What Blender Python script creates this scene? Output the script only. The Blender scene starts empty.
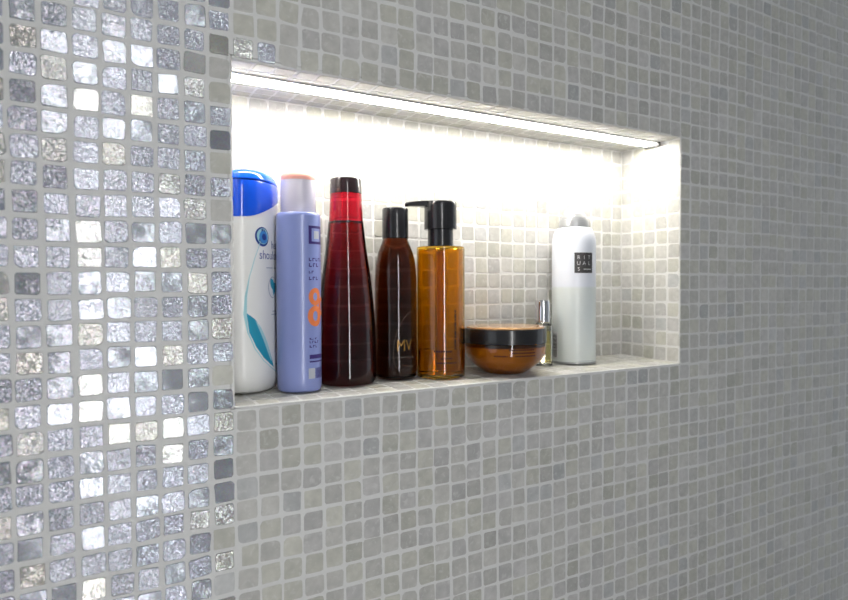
import bpy, bmesh, math, random
import numpy as np
from mathutils import Matrix, Vector

random.seed(11)
rng = np.random.default_rng(5)
scene = bpy.context.scene
col = scene.collection
T = 0.02            # mosaic pitch, metres
Z0 = 1.15           # height of the niche opening's lower edge
NW, NH, ND = 29, 15, 5   # niche size in tiles

# ------------------------------------------------------------------ camera
F = 622.24
CAM = np.array([-6.28877, -27.24505, 5.29468])      # tiles, relative to niche corner
YAW, PITCH, ROLL = 0.523379, -0.0226994, -0.0037731
fw = np.array([math.sin(YAW)*math.cos(PITCH), math.cos(YAW)*math.cos(PITCH), math.sin(PITCH)])
rt = np.array([math.cos(YAW), -math.sin(YAW), 0.0])
up = np.cross(rt, fw)
r2 = rt*math.cos(ROLL) + up*math.sin(ROLL)
u2 = -rt*math.sin(ROLL) + up*math.cos(ROLL)
cd = bpy.data.cameras.new('camera')
cd.sensor_fit = 'HORIZONTAL'; cd.sensor_width = 36.0
cd.lens = F*36.0/848.0
cd.clip_start = 0.01
cam = bpy.data.objects.new('camera', cd); col.objects.link(cam)
m = Matrix.Identity(4)
for i in range(3):
    m[i][0] = r2[i]; m[i][1] = u2[i]; m[i][2] = -fw[i]; m[i][3] = CAM[i]*T
m[2][3] += Z0
cam.matrix_world = m
cd.dof.use_dof = True
cd.dof.focus_distance = 0.66
cd.dof.aperture_fstop = 5.6
scene.camera = cam

# ------------------------------------------------------------------ world, light levels, exposure
LED_POWER = 54.0        # diffuser of the strip light
NARROW_WINDOW = 13.0    # tall slit window behind the camera
LEFT_WINDOW = 0.8       # broad frosted window at the left end of the room
w = bpy.data.worlds.new('world'); scene.world = w
w.use_nodes = True
w.node_tree.nodes['Background'].inputs[0].default_value = (0.80, 0.87, 0.95, 1)
w.node_tree.nodes['Background'].inputs[1].default_value = 0.9
vs = scene.view_settings
vs.view_transform = 'Standard'; vs.look = 'None'; vs.gamma = 1.0
vs.use_curve_mapping = False
vs.exposure = 0.0

# ------------------------------------------------------------------ helpers
def tag(o, label=None, cat=None, group=None, kind=None):
    if label: o['label'] = label
    if cat: o['category'] = cat
    if group: o['group'] = group
    if kind: o['kind'] = kind
    return o

def obj(name, verts, faces, mat, parent=None, smooth=False):
    me = bpy.data.meshes.new(name)
    me.from_pydata([tuple(map(float, v)) for v in verts], [], faces)
    if mat: me.materials.append(mat)
    if smooth: me.polygons.foreach_set('use_smooth', [True]*len(me.polygons))
    me.update()
    o = bpy.data.objects.new(name, me); col.objects.link(o)
    if parent: o.parent = parent
    return o

def boxes(*bs):
    V = []; Fc = []
    for (x0, y0, z0, x1, y1, z1) in bs:
        k = len(V)
        V += [(x0,y0,z0),(x1,y0,z0),(x1,y1,z0),(x0,y1,z0),(x0,y0,z1),(x1,y0,z1),(x1,y1,z1),(x0,y1,z1)]
        Fc += [tuple(k+i for i in q) for q in ((3,2,1,0),(4,5,6,7),(0,1,5,4),(1,2,6,5),(2,3,7,6),(3,0,4,7))]
    return V, Fc

def bevel(o, wdt, seg=2, ang=40):
    b = o.modifiers.new('bevel', 'BEVEL'); b.width = wdt; b.segments = seg
    b.limit_method = 'ANGLE'; b.angle_limit = math.radians(ang)
    return o

def thing(name, loc, label, cat, rotz=0, group=None):
    o = bpy.data.objects.new(name, None); col.objects.link(o)
    o.empty_display_size = 0.02
    o.location = loc; o.rotation_euler = (0, 0, rotz)
    return tag(o, label, cat, group)

def nmat(name):
    mt = bpy.data.materials.new(name); mt.use_nodes = True
    nt = mt.node_tree
    b = nt.nodes['Principled BSDF']
    return mt, nt, b

def simple(name, c, rough=0.4, metal=0.0, trans=0.0, ior=1.45, spec=0.5, coat=0.0, sss=0.0, emit=0.0, var=0.06, scale=60):
    """plain material with a slight procedural mottle"""
    mt, nt, b = nmat(name)
    N = nt.nodes; L = nt.links
    if var > 0:
        tc = N.new('ShaderNodeTexCoord'); nz = N.new('ShaderNodeTexNoise')
        nz.inputs['Scale'].default_value = scale; nz.inputs['Detail'].default_value = 3
        L.new(tc.outputs['Object'], nz.inputs['Vector'])
        mp = N.new('ShaderNodeMapRange'); mp.inputs[3].default_value = 1-var; mp.inputs[4].default_value = 1+var
        L.new(nz.outputs['Fac'], mp.inputs[0])
        mx = N.new('ShaderNodeVectorMath'); mx.operation = 'SCALE'; mx.inputs[0].default_value = c
        L.new(mp.outputs[0], mx.inputs['Scale']); L.new(mx.outputs[0], b.inputs['Base Color'])
    else:
        b.inputs['Base Color'].default_value = (*c, 1)
    b.inputs['Roughness'].default_value = rough
    b.inputs['Metallic'].default_value = metal
    b.inputs['Transmission Weight'].default_value = trans
    b.inputs['IOR'].default_value = ior
    b.inputs['Specular IOR Level'].default_value = spec
    b.inputs['Coat Weight'].default_value = coat
    b.inputs['Subsurface Weight'].default_value = sss
    if sss: b.inputs['Subsurface Scale'].default_value = 0.004
    if emit:
        b.inputs['Emission Color'].default_value = (*c, 1)
        b.inputs['Emission Strength'].default_value = emit
    return mt

def glass(name, tint, absorb, density, rough=0.02, ior=1.4):
    mt, nt, b = nmat(name)
    b.inputs['Base Color'].default_value = (*tint, 1)
    b.inputs['Roughness'].default_value = rough
    b.inputs['Transmission Weight'].default_value = 1.0
    b.inputs['IOR'].default_value = ior
    b.inputs['Coat Weight'].default_value = 0.4
    b.inputs['Coat Roughness'].default_value = 0.03
    if density > 0:
        va = nt.nodes.new('ShaderNodeVolumeAbsorption')
        va.inputs['Color'].default_value = (*absorb, 1); va.inputs['Density'].default_value = density
        nt.links.new(va.outputs[0], nt.nodes['Material Output'].inputs['Volume'])
    return mt

def stone_material(name, use_attr):
    mt, nt, b = nmat(name); N = nt.nodes; L = nt.links
    tc = N.new('ShaderNodeTexCoord')
    if use_attr:
        src = N.new('ShaderNodeAttribute'); src.attribute_name = 'tint'; colo = src.outputs['Color']; vec = tc.outputs['Object']
    else:
        src = N.new('ShaderNodeObjectInfo'); colo = src.outputs['Color']
        ad = N.new('ShaderNodeVectorMath'); ad.operation = 'ADD'
        L.new(tc.outputs['Object'], ad.inputs[0]); L.new(src.outputs['Location'], ad.inputs[1]); vec = ad.outputs[0]
    nz = N.new('ShaderNodeTexNoise'); nz.inputs['Scale'].default_value = 110; nz.inputs['Detail'].default_value = 4
    L.new(vec, nz.inputs['Vector'])
    mp = N.new('ShaderNodeMapRange'); mp.inputs[1].default_value = 0.25; mp.inputs[2].default_value = 0.75
    mp.inputs[3].default_value = 0.86; mp.inputs[4].default_value = 1.10
    L.new(nz.outputs['Fac'], mp.inputs[0])
    sc = N.new('ShaderNodeVectorMath'); sc.operation = 'SCALE'
    L.new(colo, sc.inputs[0]); L.new(mp.outputs[0], sc.inputs['Scale'])
    nh = N.new('ShaderNodeTexNoise'); nh.inputs['Scale'].default_value = 190; nh.inputs['Detail'].default_value = 3; nh.inputs['Distortion'].default_value = 0.8
    L.new(vec, nh.inputs['Vector'])
    mh = N.new('ShaderNodeMapRange'); mh.inputs[1].default_value = 0.56; mh.inputs[2].default_value = 0.72; mh.inputs[3].default_value = 0.0; mh.inputs[4].default_value = 0.45
    L.new(nh.outputs['Fac'], mh.inputs[0])
    mz = N.new('ShaderNodeMix'); mz.data_type = 'RGBA'; mz.inputs['B'].default_value = (0.60, 0.60, 0.585, 1)
    L.new(mh.outputs[0], mz.inputs['Factor']); L.new(sc.outputs[0], mz.inputs['A'])
    L.new(mz.outputs['Result'], b.inputs['Base Color'])
    b.inputs['Roughness'].default_value = 0.42
    b.inputs['Specular IOR Level'].default_value = 0.45
    bp = N.new('ShaderNodeBump'); bp.inputs['Strength'].default_value = 0.35; bp.inputs['Distance'].default_value = 0.0004
    L.new(nz.outputs['Fac'], bp.inputs['Height']); L.new(bp.outputs[0], b.inputs['Normal'])
    return mt

def foil_material(name, use_attr):
    """glass mosaic over crinkled silver foil; alpha of the tint = how crinkled"""
    mt, nt, b = nmat(name); N = nt.nodes; L = nt.links
    tc = N.new('ShaderNodeTexCoord')
    if use_attr:
        src = N.new('ShaderNodeAttribute'); src.attribute_name = 'tint'; colo = src.outputs['Color']; al = src.outputs['Alpha']; vec = tc.outputs['Object']
    else:
        src = N.new('ShaderNodeObjectInfo'); colo = src.outputs['Color']; al = src.outputs['Alpha']
        ad = N.new('ShaderNodeVectorMath'); ad.operation = 'ADD'
        L.new(tc.outputs['Object'], ad.inputs[0]); L.new(src.outputs['Location'], ad.inputs[1]); vec = ad.outputs[0]
    geo = N.new('ShaderNodeNewGeometry')
    def pert(tex_out, k):
        s = N.new('ShaderNodeVectorMath'); s.operation = 'SUBTRACT'; s.inputs[1].default_value = (0.5, 0.5, 0.5)
        L.new(tex_out, s.inputs[0])
        q = N.new('ShaderNodeVectorMath'); q.operation = 'SCALE'; L.new(s.outputs[0], q.inputs[0])
        if isinstance(k, float): q.inputs['Scale'].default_value = k
        else: L.new(k, q.inputs['Scale'])
        return q.outputs[0]
    def add(a, c):
        n = N.new('ShaderNodeVectorMath'); n.operation = 'ADD'; L.new(a, n.inputs[0]); L.new(c, n.inputs[1]); return n.outputs[0]
    vo = N.new('ShaderNodeTexVoronoi'); vo.inputs['Scale'].default_value = 1250; L.new(vec, vo.inputs['Vector'])
    n1 = N.new('ShaderNodeTexNoise'); n1.inputs['Scale'].default_value = 650; n1.inputs['Detail'].default_value = 3; n1.inputs['Distortion'].default_value = 1.2
    L.new(vec, n1.inputs['Vector'])
    n2 = N.new('ShaderNodeTexNoise'); n2.inputs['Scale'].default_value = 90; n2.inputs['Detail'].default_value = 2
    L.new(vec, n2.inputs['Vector'])
    ka = N.new('ShaderNodeMath'); ka.operation = 'MULTIPLY'; ka.inputs[1].default_value = 0.75; L.new(al, ka.inputs[0])
    kb = N.new('ShaderNodeMath'); kb.operation = 'MULTIPLY_ADD'; kb.inputs[1].default_value = 1.3; kb.inputs[2].default_value = 0.12; L.new(al, kb.inputs[0])
    nn = add(add(add(geo.outputs['Normal'], pert(vo.outputs['Color'], ka.outputs[0])), pert(n1.outputs['Color'], kb.outputs[0])), pert(n2.outputs['Color'], 0.22))
    nm = N.new('ShaderNodeVectorMath'); nm.operation = 'NORMALIZE'; L.new(nn, nm.inputs[0])
    L.new(nm.outputs[0], b.inputs['Normal'])
    L.new(geo.outputs['Normal'], b.inputs['Coat Normal'])
    mp = N.new('ShaderNodeMapRange'); mp.inputs[1].default_value = 0.3; mp.inputs[2].default_value = 0.7
    mp.inputs[3].default_value = 0.75; mp.inputs[4].default_value = 1.1
    L.new(n1.outputs['Fac'], mp.inputs[0])
    sc = N.new('ShaderNodeVectorMath'); sc.operation = 'SCALE'; L.new(colo, sc.inputs[0]); L.new(mp.outputs[0], sc.inputs['Scale'])
    mxc = N.new('ShaderNodeMix'); mxc.data_type = 'RGBA'; mxc.inputs['Factor'].default_value = 0.10
    L.new(sc.outputs[0], mxc.inputs['A']); L.new(vo.outputs['Color'], mxc.inputs['B'])
    L.new(mxc.outputs['Result'], b.inputs['Base Color'])
    b.inputs['Metallic'].default_value = 0.46
    b.inputs['Roughness'].default_value = 0.22
    b.inputs['Coat Weight'].default_value = 0.25
    b.inputs['Coat Roughness'].default_value = 0.15
    return mt

M_stone = stone_material('tumbled_stone', False); M_stone_s = stone_material('tumbled_stone_far', True)
M_foil = foil_material('foil_glass', False); M_foil_s = foil_material('foil_glass_far', True)
M_grout = simple('grout', (0.64, 0.64, 0.625), 0.85, var=0.05, scale=300, spec=0.2)
M_plaster = simple('white_plaster', (0.72, 0.73, 0.74), 0.8, var=0.03, scale=8)
M_floor = simple('grey_floor', (0.42, 0.42, 0.42), 0.5, var=0.1, scale=12)
M_frame = simple('white_frame', (0.8, 0.8, 0.8), 0.35)
M_pane_n = simple('frosted_pane_slit', (0.99, 0.985, 0.985), 0.6, emit=NARROW_WINDOW, var=0)
M_pane_l = simple('frosted_pane_broad', (0.90, 0.95, 1.0), 0.6, emit=LEFT_WINDOW, var=0)

# ------------------------------------------------------------------ room shell
XL, XR, YB, ZC = -1.30, 2.30, -1.02, 2.45
nx0, nx1, nz0, nz1, nd = 0.0, NW*T, Z0, Z0+NH*T, ND*T
LT = 0.004                                  # thickness of the niche lining
floor = obj('floor', *boxes((XL, YB, -0.05, XR, 0.0, 0.0)), M_floor); tag(floor, 'plain grey bathroom floor', kind='structure')
ceil = obj('ceiling', *boxes((XL, YB, ZC, XR, 0.0, ZC+0.05)), M_plaster); tag(ceil, 'plain white bathroom ceiling', kind='structure')
# mosaic wall with the niche hole
a0, a1, b0, b1 = nx0-LT, nx1+LT, nz0, nz1+LT
wf = obj('wall_front', *boxes((XL, 0, 0, a0, nd+0.06, ZC), (a1, 0, 0, XR, nd+0.06, ZC),
                              (a0, 0, 0, a1, nd+0.06, b0), (a0, 0, b1, a1, nd+0.06, ZC)), M_grout)
tag(wf, 'pale grey grouted wall faced with small mosaic tiles around the niche', kind='structure')
wb = obj('wall_niche_back', *boxes((a0, nd, b0, a1, nd+0.02, b1)), M_grout)
tag(wb, 'bright mosaic back wall of the lit niche', kind='structure')
wl = obj('wall_niche_left', *boxes((a0, 0, b0, nx0, nd, b1)), M_grout); bevel(wl, 0.0015)
tag(wl, 'left mosaic side of the niche', kind='structure')
wr = obj('wall_niche_right', *boxes((nx1, 0, b0, a1, nd, b1)), M_grout); bevel(wr, 0.0015)
tag(wr, 'right mosaic side of the niche', kind='structure')
wt = obj('wall_niche_top', *boxes((nx0, 0, nz1, nx1, nd, b1)), M_grout); bevel(wt, 0.0015)
tag(wt, 'mosaic underside at the top of the niche', kind='structure')
S0, S1 = 0.10*T, 0.25*T                       # the ledge rises a little towards the back
V = [(nx0,0,Z0),(nx1,0,Z0),(nx1,nd,Z0),(nx0,nd,Z0),(nx0,0,Z0+S0),(nx1,0,Z0+S0),(nx1,nd,Z0+S1),(nx0,nd,Z0+S1)]
ws = obj('wall_niche_ledge', V, boxes((0,0,0,1,1,1))[1], M_grout); bevel(ws, 0.0028, 3)
tag(ws, 'mosaic ledge at the bottom of the niche, carrying the bottles', kind='structure')
# opposite wall with a tall slit window, left wall with a broad frosted window
sx0, sx1, sz0, sz1 = -0.085, 0.035, 0.35, 1.95
wo = obj('wall_back', *boxes((XL, YB-0.1, 0, sx0, YB, ZC), (sx1, YB-0.1, 0, XR, YB, ZC),
                             (sx0, YB-0.1, 0, sx1, YB, sz0), (sx0, YB-0.1, sz1, sx1, YB, ZC)), M_plaster)
tag(wo, 'white plaster wall behind the camera with a tall slit window', kind='structure')
ly0, ly1, lz0, lz1 = -0.92, -0.12, 0.65, 1.75
wle = obj('wall_left', *boxes((XL-0.1, YB, 0, XL, ly0, ZC), (XL-0.1, ly1, 0, XL, 0, ZC),
                              (XL-0.1, ly0, 0, XL, ly1, lz0), (XL-0.1, ly0, lz1, XL, ly1, ZC)), M_plaster)
tag(wle, 'white plaster wall at the left end with a frosted window', kind='structure')
# the right end stays open to the rest of the bathroom

def window(name, axis, p, u0, u1, z0, z1, fr, mat, label):
    def B(ua, ub, za, zb, d0, d1):
        return (ua, p+d0, za, ub, p+d1, zb) if axis == 'y' else (p+d0, ua, za, p+d1, ub, zb)
    e = bpy.data.objects.new(name, None); col.objects.link(e); tag(e, label, kind='structure')
    obj('frame', *boxes(B(u0, u0+fr, z0, z1, -.05, -.01), B(u1-fr, u1, z0, z1, -.05, -.01),
                        B(u0+fr, u1-fr, z0, z0+fr, -.05, -.01), B(u0+fr, u1-fr, z1-fr, z1, -.05, -.01)), M_frame, e)
    obj('pane', *boxes(B(u0+fr, u1-fr, z0+fr, z1-fr, -.035, -.03)), mat, e)
window('window_1', 'y', YB, sx0, sx1, sz0, sz1, 0.012, M_pane_n, 'tall slit window with frosted daylight pane')
window('window_2', 'x', XL, ly0, ly1, lz0, lz1, 0.04, M_pane_l, 'broad frosted daylight window in a white frame')

# ------------------------------------------------------------------ mosaic
def tile_variant(half, rough, corner, seed, chip=0.0, proud=0.00035, n_c=4):
    """irregular rounded square, +Z proud: base ring, shoulder ring, face"""
    r = random.Random(seed)
    out = []
    hs = [half*(1+r.uniform(-rough, rough)) for _ in range(4)]       # +x +y -x -y
    cs = [(hs[0], hs[1]), (-hs[2], hs[1]), (-hs[2], -hs[3]), (hs[0], -hs[3])]
    for k, (cx, cy) in enumerate(cs):
        rad = corner*r.uniform(0.5, 1.6)
        if r.random() < chip: rad *= 2.3
        rad = min(rad, half*0.8)
        sx, sy = (1 if cx > 0 else -1), (1 if cy > 0 else -1)
        ox, oy = cx-sx*rad, cy-sy*rad
        a_start = [0, 90, 180, 270][k]
        for j in range(n_c):
            a = math.radians(a_start+90*j/(n_c-1))
            out.append([ox+rad*math.cos(a)+r.gauss(0, rough*half*0.35), oy+rad*math.sin(a)+r.gauss(0, rough*half*0.35)])
    n = len(out)
    V = [(x*1.01, y*1.01, -0.0003) for x, y in out]
    V += [(x*0.995, y*0.995, proud*0.6) for x, y in out]
    V += [(x*0.945, y*0.945, proud) for x, y in out]
    Fc = []
    for rg in range(2):
        for i in range(n):
            j = (i+1) % n
            Fc.append((rg*n+i, rg*n+j, (rg+1)*n+j, (rg+1)*n+i))
    Fc.append(tuple(range(2*n, 3*n)))
    return np.array(V), Fc

def make_variants(nm, n, mat, **kw):
    res = []
    for s in range(n):
        V, Fc = tile_variant(seed=s*7+hash_seed[nm], **kw)
        me = bpy.data.meshes.new(nm); me.from_pydata([tuple(v) for v in V], [], Fc); me.materials.append(mat)
        me.update(); res.append((V, Fc, me))
    return res
hash_seed = {'stone_tile': 3, 'glass_tile': 1009}
ST = make_variants('stone_tile', 28, M_stone, half=0.436*T, rough=0.062, corner=0.085*T, chip=0.16)
GT = make_variants('glass_tile', 28, M_foil, half=0.418*T, rough=0.075, corner=0.09*T, chip=0.10, proud=0.0008)

def project(P):
    d = np.asarray(P)/T - np.array([0, 0, Z0/T]) - CAM
    z = d@fw
    return 424+F*(d@r2)/z, 300-F*(d@u2)/z, z

def stone_tint(warm=0.0):
    k = random.gauss(0, 1)
    v = 0.455*(1+0.065*k)
    h = random.random()
    if h < 0.30: c = (1.01, 1.0, 0.885)
    elif h < 0.46: c = (0.99, 0.975, 0.945)
    elif h < 0.53: c = (0.93, 0.94, 0.93)
    else: c = (1.0, 0.985, 0.925)
    return [v*c[0], v*c[1], v*c[2], 1.0]

def foil_tint(u):
    r = random.random()
    edge = 1.0 if u > -2 or u < -8 else 0.0
    if r < 0.50:   # crinkled sparkling foil
        v = random.uniform(0.42, 0.78); return [v*0.90, v*0.935, v*1.08, random.uniform(0.35, 0.9)], 1.3
    if r < 0.80 - 0.1*edge:  # smooth silvery
        v = random.uniform(0.36, 0.56); return [v*0.90, v*0.95, v*1.07, random.uniform(0.03, 0.2)], 1.6
    if r < 0.88:   # cream
        v = random.uniform(0.45, 0.62); return [v*1.02, v*1.0, v*0.93, random.uniform(0.1, 0.4)], 1.5
    v = random.uniform(0.48, 0.58); return [v*1.0, v*1.0, v*0.98, random.uniform(0.05, 0.5)], 1.6

def Rot(axes):
    """columns = images of local x, y, z"""
    return np.array(axes, float).T
R_FRONT = Rot([(1,0,0),(0,0,1),(0,-1,0)])
R_LEFTW = Rot([(0,-1,0),(0,0,1),(1,0,0)])      # faces +x  (left side of niche)
R_LEFTW = Rot([(0,1,0),(0,0,1),(1,0,0)])
R_RIGHT = Rot([(0,-1,0),(0,0,1),(-1,0,0)])
R_TOP = Rot([(1,0,0),(0,-1,0),(0,0,-1)])
R_LEDGE = Rot([(1,0,0),(0,1,0),(0,0,1)])

def lay(parent, cells, R, kind, limit=300, hidden=None):
    """cells: (centre, su, sv, u) -> the largest in view become tiles of their own, the rest one joined part"""
    variants, mat_s = (ST, M_stone_s) if kind == 'stone_tile' else (GT, M_foil_s)
    rows = []
    for c, su, sv, u in cells:
        x, y, z = project(c)
        n = R[:, 2]
        vd = CAM*T+np.array([0, 0, Z0])-np.asarray(c)
        facing = float(n@vd)/np.linalg.norm(vd)
        area = su*sv*facing/(z*z) if z > 0 else -1
        inside = -8 < x < 856 and -8 < y < 608 and facing > 0
        if hidden and any(a < x < b and p < y < q for a, p, b, q in hidden): inside = False
        rows.append((area if inside else -1.0, c, su, sv, u))
    rows.sort(key=lambda t: -t[0])
    VV = []; FF = []; CC = []; off = 0
    for i, (area, c, su, sv, u) in enumerate(rows):
        Vv, Fc, me = random.choice(variants)
        if kind == 'stone_tile': tint, tl = stone_tint(), 0.5
        else:
            tint, tl = foil_tint(u)
            k_ = 0.74 if u <= -8 or u == -1 else (0.85 if u in (-7, -2) else 1.0)     # falloff of the window's reflection painted into the tint, border columns darker
            tint = [t_*k_ for t_ in tint[:3]]+[tint[3]]
        spin = random.choice((0, 1, 2, 3)); a = spin*math.pi/2+random.gauss(0, 0.02)
        ca, sa = math.cos(a), math.sin(a)
        rz = np.array([[ca,-sa,0],[sa,ca,0],[0,0,1]])
        tx, ty = math.radians(random.gauss(0, tl)), math.radians(random.gauss(0, tl))
        tilt = np.array([[1,0,ty],[0,1,-tx],[-ty,tx,1]])
        S = np.diag([su, sv, 1.0])
        A = R@tilt@S@rz
        if i < limit and area > 0:
            o = bpy.data.objects.new(kind, me); col.objects.link(o); o.parent = parent
            mw = Matrix.Identity(4)
            for p in range(3):
                for q in range(3): mw[p][q] = A[p, q]
                mw[p][3] = c[p]
            o.matrix_local = mw
            o.color = tint
        else:
            P = Vv@A.T+np.asarray(c)
            VV.append(P); FF += [tuple(k+off for k in f) for f in Fc]; CC += [tint]*len(Vv); off += len(Vv)
    if VV:
        o = obj(kind+'_field', np.concatenate(VV), FF, mat_s, parent, False)
        at = o.data.attributes.new('tint', 'FLOAT_COLOR', 'POINT')
        at.data.foreach_set('color', np.array(CC, np.float32).ravel())
        o['kind'] = 'stuff'

def jit(s=0.022): return random.gauss(0, s)*T
U0, U1, V0, V1 = -22, 74, -32, 44
colj = {u: jit(0.012) for u in range(U0, U1)}
rowj = {v: jit(0.012) for v in range(V0, V1)}
stone, foil = [], []
for u in range(U0, U1):
    for v in range(V0, V1):
        if 0 <= u < NW and 0 <= v < NH: continue
        su = sv = 1.0; du = dv = 0.0
        wob = 0.05*math.sin(u*0.37+v*0.11)+0.04*math.sin(u*0.9-v*0.23)
        c = ((u+0.5)*T+colj[u]+jit(0.012)+0.03*T*math.sin(v*0.5+u*0.07), 0.0, Z0+(v+0.5)*T+rowj[v]+wob*T*0.6+jit(0.012))
        if u in (-1, NW) or v in (-1, NH):        # keep clear of the opening's edge
            c = ((u+0.5)*T+colj[u]*0.5, 0.0, Z0+(v+0.5)*T+rowj[v]*0.5)
        isfoil = -14 <= u < 0 or (u in (0, 1) and v == NH and True)
        if u == -1 and random.random() < 0.35: isfoil = False
        (foil if isfoil else stone).append((c, su*random.uniform(.95, 1.03), sv*random.uniform(.95, 1.03), u))
lay(wf, foil, R_FRONT, 'glass_tile')
lay(wf, stone, R_FRONT, 'stone_tile')

# pixel boxes that the bottles cover (only to choose which tiles are single objects)
HID = [(236,178,276,400),(280,180,316,400),(325,200,368,400),(380,245,412,400),(420,248,462,400),(466,330,540,400),(556,230,592,400)]
bk = [((u+.5)*T+jit(.015), nd, Z0+(v+.5)*T+jit(.015)+S1*(1-v/14)*0.6) for u in range(NW) for v in range(NH)]
lay(wb, [(c, random.uniform(.96, 1.03), random.uniform(.95, 1.03), 0) for c in bk], R_FRONT, 'stone_tile', 300, HID)
sd = [(nx1, (k+.5)*T+jit(.012), Z0+(v+.5)*T+jit(.015)+S1*(1-v/14)*0.6) for k in range(ND) for v in range(NH)]
lay(wr, [(c, random.uniform(.95, 1.03), random.uniform(.95, 1.03), 0) for c in sd], R_RIGHT, 'stone_tile')
lay(wl, [((nx0, c[1], c[2]), 1, 1, 0) for c in sd], R_LEFTW, 'stone_tile')
tp = [(((u+.5)*T+jit(.015), wc*T, nz1), random.uniform(.96, 1.03), hv, 0) for u in range(NW) for wc, hv in ((.52, .97), (1.26, .46), (3.02, .72), (3.82, .76), (4.61, .74))]
lay(wt, tp, R_TOP, 'stone_tile')
slope = (S1-S0)/nd
R_L2 = Rot([(1,0,0),(0,1,slope),(0,-slope,1)])
lg = [((u+.5)*T+jit(.015), (k+.54)*T, Z0+S0+slope*(k+.54)*T) for u in range(NW) for k in range(ND)]
lay(ws, [(c, random.uniform(.96, 1.03), random.uniform(.92, 0.98), 0) for c in lg], R_L2, 'stone_tile')

# ------------------------------------------------------------------ LED strip light
M_alu = simple('aluminium', (0.8, 0.8, 0.8), 0.35, metal=0.9)
M_led = simple('led_diffuser', (1.0, 0.955, 0.875), 0.5, emit=LED_POWER, var=0)
M_dark = simple('dark_plastic', (0.02, 0.02, 0.02), 0.5)
led = thing('led_strip_light', (0.0, 2.08*T, nz1), 'white glowing LED strip light running along the top of the niche', 'light')
x0, x1, hw = 0.004, 28.7*T, 0.53*T
obj('channel', *boxes((x0, -hw, -0.0010, x1, hw, 0.0), (x0, -hw, -0.0021, x1, -hw+0.0010, -0.001), (x0, hw-0.0010, -0.0021, x1, hw, -0.001)), M_alu, led)
bevel(obj('diffuser', *boxes((x0, -hw+0.0012, -0.0032, x1-0.002, hw-0.0012, -0.0010)), M_led, led), 0.001)
ec = obj('end_cap', *boxes((x1, -hw-0.0015, -0.005, x1+0.003, hw+0.0015, 0)), M_dark, led); ec['label'] = 'dark end cap'

# ------------------------------------------------------------------ bottle builders (units: millimetres, turned to metres)
mm = 0.001
def prof(points, z):
    zs = [p[0] for p in points]
    return tuple(float(np.interp(z, zs, [p[i] for p in points])) for i in range(1, len(points[0])))

def polar(th, rx, ry, n):
    c, s = abs(math.cos(th))/ry, abs(math.sin(th))/rx
    return (c**n+s**n)**(-1.0/n)

def rings(points, n=2.0, seg=48, cap0=True, cap1=True, zoff=None):
    """points: (z, rx[, ry]); closed surface; angle 0 looks to -Y"""
    V = []; Fc = []
    for p in points:
        z, rx = p[0], p[1]; ry = p[2] if len(p) > 2 else rx
        for i in range(seg):
            th = 2*math.pi*i/seg
            r = polar(th, rx, ry, n)
            x, y = r*math.sin(th), -r*math.cos(th)
            zz = z+(zoff(x, y, z) if zoff else 0)
            V.append((x*mm, y*mm, zz*mm))
    k = len(points)
    for a in range(k-1):
        for i in range(seg):
            j = (i+1) % seg
            Fc.append((a*seg+i, a*seg+j, (a+1)*seg+j, (a+1)*seg+i))
    if cap0: Fc.append(tuple(reversed(range(seg))))
    if cap1: Fc.append(tuple(range((k-1)*seg, k*seg)))
    return V, Fc

def smooth_prof(pts, n=40):
    """Catmull-like resampling of a profile so that shoulders are round"""
    P = np.array(pts, float); t = np.concatenate([[0], np.cumsum(np.linalg.norm(np.diff(P[:, :2], axis=0), axis=1))])
    out = []
    m_ = np.gradient(P, t, axis=0)
    for s in np.linspace(0, t[-1], n):
        i = min(int(np.searchsorted(t, s, 'right')-1), len(t)-2); h = t[i+1]-t[i]; x = (s-t[i])/h
        out.append(tuple((2*x**3-3*x**2+1)*P[i]+(x**3-2*x**2+x)*h*m_[i]+(-2*x**3+3*x**2)*P[i+1]+(x**3-x**2)*h*m_[i+1]))
    return out

def part(name, geo, mat, parent, ang=35):
    o = obj(name, *geo, mat, parent, True)
    me = o.data
    try: me.set_sharp_from_angle(angle=math.radians(ang))
    except Exception: pass
    return o

def decal(name, polys, mat, parent, points, th0, n=2.0, off=0.18, maxlen=2.0):
    """polys: list of (verts[(s,z)], faces) in mm, wrapped on the turned surface"""
    bm = bmesh.new()
    for vs_, fs in polys:
        bv = [bm.verts.new((x, z, 0)) for x, z in vs_]
        for f in fs:
            try: bm.faces.new([bv[i] for i in f])
            except ValueError: pass
    for _ in range(4):
        long_e = [e for e in bm.edges if e.calc_length() > maxlen]
        if not long_e: break
        bmesh.ops.subdivide_edges(bm, edges=long_e, cuts=1, use_grid_fill=False)
        bmesh.ops.triangulate(bm, faces=bm.faces[:])
    for v in bm.verts:
        s, z = v.co.x, v.co.y
        pr = prof(points, z); rx = pr[0]; ry = pr[1] if len(pr) > 1 else rx
        if rx > ry*1.2: # wide oval: s runs along the broad face
            th = th0+math.atan2(max(-0.999, min(0.999, s/rx)), math.sqrt(max(1e-4, 1-(s/rx)**2))*ry/rx)
        else: th = th0+s/((rx+ry)/2)
        r = polar(th, rx, ry, n)+off
        v.co = Vector((r*math.sin(th)*mm, -r*math.cos(th)*mm, z*mm))
    me = bpy.data.meshes.new(name); bm.to_mesh(me); bm.free(); me.materials.append(mat)
    o = bpy.data.objects.new(name, me); col.objects.link(o); o.parent = parent
    if name in ('label_text', 'fine_print', 'base_print'): o['kind'] = 'stuff'
    return o

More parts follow.
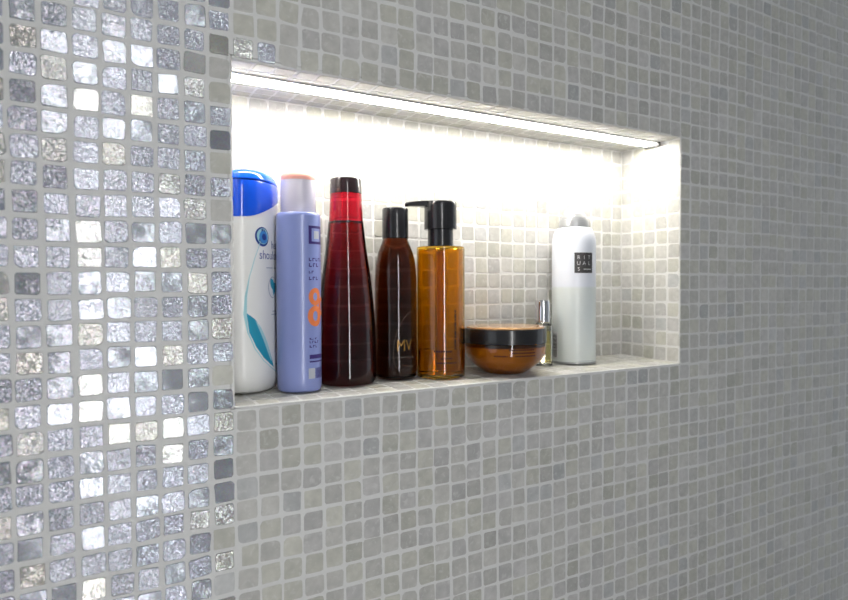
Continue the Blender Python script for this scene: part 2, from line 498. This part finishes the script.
def rect(x0, z0, x1, z1): return ([(x0,z0),(x1,z0),(x1,z1),(x0,z1)], [(0,1,2,3)])
def ell(cx, cz, a, b, rot=0, n=28):
    cr, sr = math.cos(rot), math.sin(rot)
    return ([(cx+a*math.cos(t)*cr-b*math.sin(t)*sr, cz+a*math.cos(t)*sr+b*math.sin(t)*cr) for t in np.linspace(0, 2*math.pi, n, endpoint=False)], [tuple(range(n))])
def ring2(cx, cz, a, b, wd, rot=0, n=32, t0=0, t1=2*math.pi):
    cr, sr = math.cos(rot), math.sin(rot); vs_ = []
    for t in np.linspace(t0, t1, n):
        for k in (0, wd):
            x, z = (a-k)*math.cos(t), (b-k)*math.sin(t)
            vs_.append((cx+x*cr-z*sr, cz+x*sr+z*cr))
    return (vs_, [(2*i, 2*i+1, 2*i+3, 2*i+2) for i in range(n-1)])
def stroke(pts, wds):
    vs_ = []
    for i, (x, z) in enumerate(pts):
        a = pts[max(0, i-1)]; b = pts[min(len(pts)-1, i+1)]
        d = math.hypot(b[0]-a[0], b[1]-a[1]) or 1
        nx, nz = -(b[1]-a[1])/d, (b[0]-a[0])/d
        wd = wds[i] if isinstance(wds, (list, tuple)) else wds
        vs_ += [(x+nx*wd/2, z+nz*wd/2), (x-nx*wd/2, z-nz*wd/2)]
    return (vs_, [(2*i, 2*i+1, 2*i+3, 2*i+2) for i in range(len(pts)-1)])
def text(s, x, z, size, align='LEFT', sx=1.0):
    cu = bpy.data.curves.new('t', 'FONT'); cu.body = s; cu.size = size; cu.align_x = align; cu.resolution_u = 3
    to = bpy.data.objects.new('t', cu); col.objects.link(to)
    dg = bpy.context.evaluated_depsgraph_get()
    me = bpy.data.meshes.new_from_object(to.evaluated_get(dg))
    vs_ = [(v.co.x*sx+x, v.co.y+z) for v in me.vertices]; fs = [tuple(p.vertices) for p in me.polygons]
    bpy.data.objects.remove(to); bpy.data.curves.remove(cu); bpy.data.meshes.remove(me)
    return (vs_, fs)
def barcode(x0, x1, z0, z1, horiz, seed):
    r = random.Random(seed); out = []; p = (z0 if horiz else x0); e = (z1 if horiz else x1)
    while p < e:
        q = min(e, p+r.choice((0.3, 0.5, 0.8)))
        out.append(rect(x0, p, x1, q) if horiz else rect(p, z0, q, z1)); p = q+r.choice((0.35, 0.5))
    return out
def ledge_z(w_): return Z0+0.10*T+0.03*w_*T+0.0010
def at(u, w_): return (u*T, w_*T, ledge_z(w_))

M_black = simple('black_gloss_plastic', (0.012, 0.012, 0.014), 0.22, coat=0.3)
GRP = 'toiletries on the niche ledge'

# --- white shampoo bottle with the blue flip cap
M_white = simple('white_pearl_plastic', (0.80, 0.80, 0.78), 0.30, sss=0.0, coat=0.2, var=0.02)
M_blue = simple('blue_cap_plastic', (0.003, 0.085, 0.72), 0.15, coat=0.5, var=0.02)
M_blue2 = simple('blue_lid_plastic', (0.004, 0.12, 0.85), 0.12, coat=0.5, var=0.02)
M_navy = simple('navy_print', (0.02, 0.05, 0.25), 0.4, var=0)
M_azure = simple('azure_print', (0.05, 0.25, 0.62), 0.4, var=0)
M_teal = simple('teal_print', (0.02, 0.30, 0.45), 0.4, var=0)
M_pteal = simple('pale_teal_print', (0.35, 0.62, 0.68), 0.4, var=0)
M_gprint = simple('grey_print', (0.45, 0.47, 0.52), 0.4, var=0)
sh = thing('shampoo_bottle', at(1.60, 3.42), 'white oval shampoo bottle with a blue flip cap at the left end', 'bottle', math.radians(45), GRP)
SP = smooth_prof([(0,27,17),(2,31,19.5),(8,33.5,21.5),(40,34.5,22),(100,36.0,22.2),(150,36.3,22.2),(172,36,22.2),(186,35.6,22)], 44)
cut = lambda x, y, z: min(20.0, 0.40*3*math.log(1+math.exp((x+27)/3)))-4.6
def topcut(x, y, z): return cut(x, y, z)*min(1.0, max(0.0, (z-120)/50.0))
SP2 = [p for p in SP if p[0] < 120]+[(z, *prof(SP, z)) for z in (120,130,140,150,160,166,170,172)]
part('bottle_body', rings(SP2, 2.2, 56, zoff=topcut), M_white, sh)
CP = [(171.0,36.6,22.7),(171.4,36.7,22.8),(180,36.4,22.7),(192,35.8,22.5),(200,35.2,22.2),(201,34.6,21.8)]
capcut = lambda x, y, z: cut(x, y, z)*max(0.0, (200-z)/29.0)-0.8
cap = part('cap', rings(CP, 2.2, 56, zoff=capcut), M_blue, sh); cap['label'] = 'blue cap'
LP = [(201.2,34.4,21.6),(202.2,35.2,22.3),(206,33.6,21.4),(209,30.5,19.5),(211.2,22,15),(212.4,12,8),(212.8,3,2)]
lid = part('lid', rings(LP, 2.2, 56, zoff=lambda x, y, z: -0.05*x-0.003*x*x*0.6), M_blue2, cap)
lab = decal('logo', [ell(-13,148,8.8,9.3,0.4)], M_navy, sh, SP, 0, 2.2, 0.15)
decal('logo_disc', [ell(-12.6,148.5,7.2,7.6,0.4)], M_pteal, lab, SP, 0, 2.2, 0.25)
decal('logo_swirl', [ell(-11.8,147.6,5.4,6.0,0.4)], M_azure, lab, SP, 0, 2.2, 0.35)
decal('logo_core', [ell(-11.2,147.8,2.8,3.2,0.4)], M_navy, lab, SP, 0, 2.2, 0.45)
decal('lettering', [text('head &', 0.5, 137.5, 11, 'LEFT', .85), text('shoulders', -17.5, 127.0, 12, 'LEFT', .85)], M_navy, sh, SP, 0, 2.2)
decal('fine_print', [rect(-8, 118.2, 3, 119.3), rect(5, 118.2, 16, 119.3), rect(2, 76, 10, 77.2), rect(0, 73, 12, 74.2), rect(6, 24, 12, 25.2)], M_gprint, sh, SP, 0, 2.2)
ic = decal('emblem', [ell(3,100,8.5,10.5)], M_gprint, sh, SP, 0, 2.2)
decal('emblem_disc', [ell(3.4,100,7.7,9.6)], M_white, ic, SP, 0, 2.2, 0.25)
decal('emblem_leaf', [ell(2,103,3.6,6,0.5), ell(6,99,3,6,-0.3), rect(3.2,92,4.6,103)], M_teal, ic, SP, 0, 2.2, 0.35)
arc = [(-11,157),(-16,143),(-22,128),(-27,110),(-29.5,92),(-30,75),(-28,58),(-22,42),(-13,30),(-2,22),(8,17)]
decal('curved_line', [stroke(arc, [.5,.6,.6,.7,1.6,2.4,1.0,.8,.8,.8,.8])], M_pteal, sh, SP, 0, 2.2)
leaf = decal('leaf_print', [([(-29,76),(-22,70),(-14,58),(-6,44),(0,30),(3,22),(-4,26),(-13,33),(-21,44),(-27,58)], [tuple(range(10))])], M_teal, sh, SP, 0, 2.2, 0.12)
decal('leaf_inner', [([(-22,69),(-16,62),(-7,46),(0,28),(-3,30),(-10,44),(-17,58)], [tuple(range(7))])], M_pteal, leaf, SP, 0, 2.2, 0.24)  # paler teal print inside the leaf

# --- lavender bottle
M_lav = simple('lavender_plastic', (0.235, 0.285, 0.58), 0.28, coat=0.3, var=0.02)
M_lcap = simple('milky_cap_plastic', (0.78, 0.74, 0.86), 0.25, trans=0.25, var=0.02)
M_peach = simple('peach_plastic', (0.95, 0.46, 0.38), 0.3, trans=0.2, var=0.02)
M_purple = simple('dark_purple_print', (0.04, 0.02, 0.16), 0.4, var=0)
M_orange = simple('orange_print', (0.75, 0.20, 0.06), 0.4, var=0)
lv = thing('lavender_bottle', at(3.66, 2.28), 'lavender blue bottle with a milky cap topped by a peach disc', 'bottle', math.radians(-16), GRP)
VP = [(0,18.8),(1.2,20.6),(4,21.4),(60,21.5),(168.5,21.3),(171,20.9),(172.4,19.6),(172.6,12)]
part('bottle_body', rings(VP, 2.35, 56), M_lav, lv)
lc = part('cap', rings([(172.6,16.6),(173.4,17.0),(188,16.9),(202,16.7),(204,16.2)], 2.2, 48), M_lcap, lv); lc['label'] = 'milky white cap'
part('cap_disc', rings([(204,16.3),(206,16.5),(209,15.8),(211.8,13.2),(213.4,7),(213.8,1)], 2.2, 48), M_peach, lc)
LT0 = math.radians(47)
lg_ = decal('logo_frame', [rect(-9,142,9,144.4), rect(-9,157,9,159.4), rect(-9,144.4,-6,157), rect(6,144.4,9,157)], M_purple, lv, VP, LT0, 2.35)
decal('logo_block', [rect(-3.5,147,3.5,154.5)], M_gprint, lg_, VP, LT0, 2.35, 0.2)  # plain grey print block inside the frame
tx = []
for z_, h_, ws_ in ((125.5,3.2,(3,3,2.5,3,3)),(120,3.6,(3.5,3,3.5)),(113.8,2.6,(2,2.6)),(107.5,3.2,(3,3.2,3)),(47,2.4,(2,2,2.6,2)),(42.8,2.4,(3,2,2)),(50.5,1.6,(5,3))):
    x_ = -9.0
    for k_, q_ in enumerate(ws_):
        tx.append(rect(x_, z_, x_+q_*0.32, z_+h_)); tx.append(rect(x_, z_+(h_*0.7 if k_ % 2 else 0), x_+q_*0.85, z_+h_*(1.0 if k_ % 2 else 0.3))); x_ += q_+0.6
decal('label_text', tx, M_purple, lv, VP, LT0, 2.35)
decal('flower_print', [ring2(-2.5,91.5,7,8.5,4.6), ring2(-2.5,73,8,10,5.2), ring2(8,82,6,9,3.6)], M_orange, lv, VP, LT0, 2.35)
decal('label_bars', [rect(-9,32,9,36.0), rect(-9,28.6,9,30), *barcode(-3,10,13,23,False,4)], M_purple, lv, VP, LT0, 2.35)
decal('label_patch', [rect(-10,13,-3.4,23)], M_gprint, lv, VP, LT0, 2.35)

# --- red tapered bottle
M_red = glass('red_liquid', (0.93, 0.55, 0.56), (0.78, 0.01, 0.035), 150, ior=1.36)
M_redneck = glass('red_clear', (0.58, 0.012, 0.03), (1, .1, .1), 0, ior=1.3)
M_smoke = simple('smoky_black_cap', (0.018, 0.010, 0.012), 0.15, coat=0.4)
rd = thing('red_bottle', at(6.53, 3.12), 'translucent red tapered bottle with a short black cap', 'bottle', math.radians(18), GRP)
RP = smooth_prof([(0,27.0),(1.5,28.8),(5,29.4),(30,29.6),(55,29.2),(80,27.6),(110,24.6),(140,20.6),(167,17.6)], 40)
part('bottle_body', rings(RP, 2.25, 56), M_red, rd)
part('neck', rings([(167.4,17.2),(168.2,17.5),(182,16.9),(197,16.3)], 2.1, 48), M_redneck, rd)
part('seam', rings([(166.4,17.8),(166.6,18.0),(168.2,17.9),(168.4,17.5)], 2.15, 48), M_smoke, rd)
part('cap', rings([(197.2,16.2),(197.6,16.5),(211,16.0),(212.6,15.4),(213,14.2)], 2.1, 48), M_smoke, rd)

# --- brown bottle
M_brown = glass('brown_liquid', (0.90, 0.66, 0.45), (0.60, 0.33, 0.03), 155, ior=1.36)
M_gold = simple('gold_print', (0.32, 0.17, 0.03), 0.4, metal=0.4, var=0)
M_hair = simple('pale_line_print', (0.16, 0.11, 0.08), 0.4, var=0)
br = thing('brown_bottle', at(9.52, 3.28), 'dark brown round-shouldered bottle with a tall black cap', 'bottle', 0, GRP)
BP = smooth_prof([(0,20.5),(1.5,22.4),(6,23),(40,23.2),(90,23.1),(115,22.7),(130,21),(141,18),(149,15.0),(152.5,13.8)], 44)
part('bottle_body', rings(BP, 2.0, 56), M_brown, br)
part('cap', rings([(152.8,14.2),(153.2,14.6),(168,14.5),(184.6,14.4),(186,13.6)], 2.0, 48), M_black, br)
BT = math.radians(-20)
decal('lettering', [text('MV', -2.5, 31.5, 17, 'LEFT', .78)], M_gold, br, BP, BT)
decal('swirl_line', [ring2(9,42,13,32,.35,-0.25,40,0.5,5.2), stroke([(-3,24),(8,25),(19,23)], .3), stroke([(2,17),(12,14),(20,14)], .35)], M_hair, br, BP, BT)

# --- amber pump bottle
M_amber = glass('amber_plastic', (0.78, 0.45, 0.035), (1, .6, .1), 0, ior=1.38)
M_amliq = glass('amber_liquid', (1.0, 0.90, 0.62), (0.95, 0.60, 0.10), 3, ior=1.34)
M_tube = simple('dip_tube_plastic', (0.75, 0.38, 0.14), 0.4, trans=0.2)
M_dprint = simple('dark_print', (0.03, 0.018, 0.01), 0.45, var=0)
am = thing('pump_bottle', at(12.01, 2.59), 'amber cylindrical bottle with a black pump head', 'bottle', 0, GRP)
AP = [(0,25.8),(0.8,26.8),(2.5,27.1),(142.5,27.1),(144.4,26.6),(145,25.4)]
inner = [(142.0,24.5),(141.0,25.4),(4.5,25.4),(3.6,24.6)]
V1, F1 = rings(AP, 2.0, 56); V2, F2 = rings(inner, 2.0, 56)
part('bottle_body', (V1+V2, F1+[tuple(i+len(V1) for i in f) for f in F2]), M_amber, am)
part('liquid', rings([(3.9,24.4),(4.6,25.2),(30,25.2),(30.4,25.0)], 2.0, 56), M_amliq, am)
part('dip_tube', rings([(8,4.2),(139,4.2)], 2.0, 20), M_tube, am)
pm = part('pump_head', rings([(164,15.5),(164.2,17.6),(165,17.8),(190,17.7),(193.5,17.6),(195.0,16.6),(195.8,12),(196.2,4)], 2.2, 48), M_black, am)
part('pump_collar', rings([(145.2,14.2),(145.6,14.5),(158,14.4),(163.9,14.2)], 2.0, 48), M_black, am)
# nozzle: flat tapering beak
nv = []; secs = [(10,10,196.0,188.5),(20,8.5,196.0,189.5),(28,7.0,195.4,190.0),(35,5.6,194.6,190.0),(39,4.6,193.8,189.6),(40,3.6,192.8,189.8)]
for (d_, hw_, zt, zb_) in secs:
    for (sy, zz) in ((-1, zb_+.8), (-.8, zb_), (.8, zb_), (1, zb_+.8), (1, zt-.8), (.75, zt), (-.75, zt), (-1, zt-.8)):
        nv.append((-d_*mm, sy*hw_*mm, zz*mm))
nf = [tuple(reversed(range(8))), tuple(range(40, 48))]
for a_ in range(5):
    for i_ in range(8): nf.append((a_*8+i_, a_*8+(i_+1) % 8, (a_+1)*8+(i_+1) % 8, (a_+1)*8+i_))
nz_ = part('nozzle', (nv, nf), M_black, pm); nz_.rotation_euler = (0, 0, math.radians(-24))
AT = math.radians(-14)
tx = [rect(x_, z_, x_+2.1, z_+1.5+0.8*((k_*7) % 3)) for k_, (x_, z_) in enumerate([(7.5, 32+3.1*i) for i in range(14)])]
tx += [rect(-16+k_*2.6, 29, -14.4+k_*2.6, 31) for k_ in range(8)]+[rect(-12+k_*2.2, 16.5, -10.6+k_*2.2, 18.2) for k_ in range(10)]+[rect(-8+k_*2.2, 21.5, -6.7+k_*2.2, 22.9) for k_ in range(6)]
decal('label_text', tx, M_dprint, am, AP, AT)

# --- amber jar with black-rimmed lid
M_jar = glass('amber_glass', (0.93, 0.68, 0.14), (0.9, 0.48, 0.04), 45, ior=1.42)
M_cream = simple('amber_cream', (0.48, 0.21, 0.006), 0.5, var=0.08)
M_jtop = simple('copper_lid_top', (0.55, 0.30, 0.12), 0.16, metal=0.35, coat=0.6)
jr = thing('cosmetic_jar', at(16.2, 2.18), 'low round amber jar with a black-rimmed lid', 'jar', 0, GRP)
JP = smooth_prof([(0,24.0),(1.0,25.5),(3,28),(7,34),(12,40.2),(17,44.4),(23,47.2),(29,48),(35,48.1)], 30)
V1, F1 = rings(JP, 2.0, 64); 
part('bowl', (V1, F1), M_jar, jr)
JC = [(4,24),(8,31.5),(13,37.6),(18,41.4),(24,44),(31,44.6)]
part('cream', rings(JC, 2.0, 56), M_cream, jr)
ld = part('lid', rings([(35.2,47.2),(35.4,48.4),(36.5,48.7),(50.5,48.6),(52,48.0),(52.4,46.8)], 2.0, 64), M_black, jr); ld['label'] = 'black lid rim'
part('lid_top', rings([(52.5,46.6),(53.6,46.2),(54.4,44),(55.0,36),(55.3,20),(55.4,3)], 2.0, 64), M_jtop, ld)
tx = []
for z_, a_, b_, st in ((25.5,0,30,2.0),(22.0,4,30,2.4),(29,-3,26,2.6),(22.0,-20,-4,1.8)):
    x_ = a_
    while x_ < b_: tx.append(rect(x_, z_, x_+st*.62, z_+1.7)); x_ += st
decal('label_text', tx, M_dprint, jr, JP, math.radians(-28), 2.0, 0.25)

# --- small clear phial with chrome cap
M_clear = glass('clear_glass', (0.98, 0.985, 0.96), (1, 1, 1), 0, ior=1.45)
M_yliq = glass('yellow_liquid', (0.98, 0.95, 0.70), (0.96, 0.90, 0.36), 70)
M_chrome = simple('chrome', (0.75, 0.75, 0.78), 0.08, metal=1.0, var=0)
sm = thing('glass_phial', at(20.0, 3.25), 'tiny clear square phial of yellow liquid with a chrome cap', 'bottle', math.radians(-30), GRP)
QP = [(0,11),(0.8,11.8),(50,11.8),(52,11),(53.0,7.0),(54.5,6.8)]
QI = [(51,6.4),(50,10.5),(3.5,10.5),(3,10)]
V1, F1 = rings(QP, 5.0, 48); V2, F2 = rings(QI, 5.0, 48)
part('phial_body', (V1+V2, F1+[tuple(i+len(V1) for i in f) for f in F2]), M_clear, sm)
part('liquid', rings([(3.4,9.9),(3.8,10.35),(43,10.35),(43.3,10.1)], 5.0, 48), M_yliq, sm)
part('cap', rings([(54.6,9.0),(55,9.6),(80,9.6),(82,8.8)], 2.0, 40), M_chrome, sm)

# --- white aerosol foam can
M_can, nt_, b_ = nmat('can_enamel')
tcn = nt_.nodes.new('ShaderNodeTexCoord'); sep = nt_.nodes.new('ShaderNodeSeparateXYZ'); rmp = nt_.nodes.new('ShaderNodeValToRGB')
nt_.links.new(tcn.outputs['Object'], sep.inputs[0])
mr = nt_.nodes.new('ShaderNodeMapRange'); mr.inputs[2].default_value = 0.2
nt_.links.new(sep.outputs['Z'], mr.inputs[0]); nt_.links.new(mr.outputs[0], rmp.inputs['Fac'])
e_ = rmp.color_ramp.elements
e_[0].position = 0.485; e_[0].color = (0.655, 0.70, 0.69, 1); e_[1].position = 0.50; e_[1].color = (0.72, 0.75, 0.82, 1)
nt_.links.new(rmp.outputs[0], b_.inputs['Base Color']); b_.inputs['Roughness'].default_value = 0.32; b_.inputs['Coat Weight'].default_value = 0.2
M_scap = simple('satin_silver_plastic', (0.40, 0.41, 0.42), 0.3, metal=0.6)
M_wcap = simple('frosted_white_plastic', (0.66, 0.67, 0.68), 0.35, trans=0.2)
M_char = simple('charcoal_print', (0.055, 0.052, 0.052), 0.4, var=0)
M_lprint = simple('light_print', (0.62, 0.62, 0.62), 0.4, var=0)
fm = thing('foam_can', at(22.76, 3.35), 'tall white aerosol can with a charcoal square emblem', 'can', 0, GRP)
FP = [(0,26.8),(0.6,28.0),(2,28.4),(154,28.4)]+[(154+22*math.sin(a), 19.0+9.4*math.cos(a)) for a in np.linspace(0.1, math.pi/2, 12)]+[(176.4,17.5)]
part('can_body', rings(FP, 2.0, 64), M_can, fm)
part('base_rim', rings([(-0.0,26.6),(0.2,28.7),(1.8,28.8),(2.4,28.5)], 2.0, 64), M_scap, fm)
fc = part('spray_cap', rings([(176.5,18.6),(176.8,19.2),(185,18.9),(186.4,18.2),(186.6,17.2),(189,17.0),(190,16.2),(193.5,14.6),(194,13.4)], 2.0, 48), M_scap, fm)
part('actuator', rings([(194.1,13.2),(197,12.2),(200,9.8),(202,6.4),(203,3.0),(203.3,0.8)], 2.0, 40), M_wcap, fc)
FT = math.radians(-16)
sq = decal('emblem', [rect(-12.8,116.5,12.8,142.5)], M_char, fm, FP, FT)
lt = []
for r_, row in enumerate(('RIT', 'UAL', 'S')):
    for k_, ch in enumerate(row): lt.append(text(ch, -7.4+7.2*k_, 134.2-7.4*r_, 6.8, 'CENTER'))
lt += [rect(-1+k_*2.3, 120.6, 0.5+k_*2.3, 122) for k_ in range(5)]
decal('emblem_lettering', lt, M_lprint, sq, FP, FT, 2.0, 0.35)
bc = decal('barcode_panel', [rect(-11,6,11,40)], M_wcap, fm, FP, math.radians(-37-72))
decal('barcode', barcode(-9,9,8,38,True,9), M_char, bc, FP, math.radians(-37-72), 2.0, 0.35)
decal('base_print', [rect(k_*2.4-4, 3.4, k_*2.4-2.4, 4.6) for k_ in range(10)], M_gprint, fm, FP, math.radians(-22))
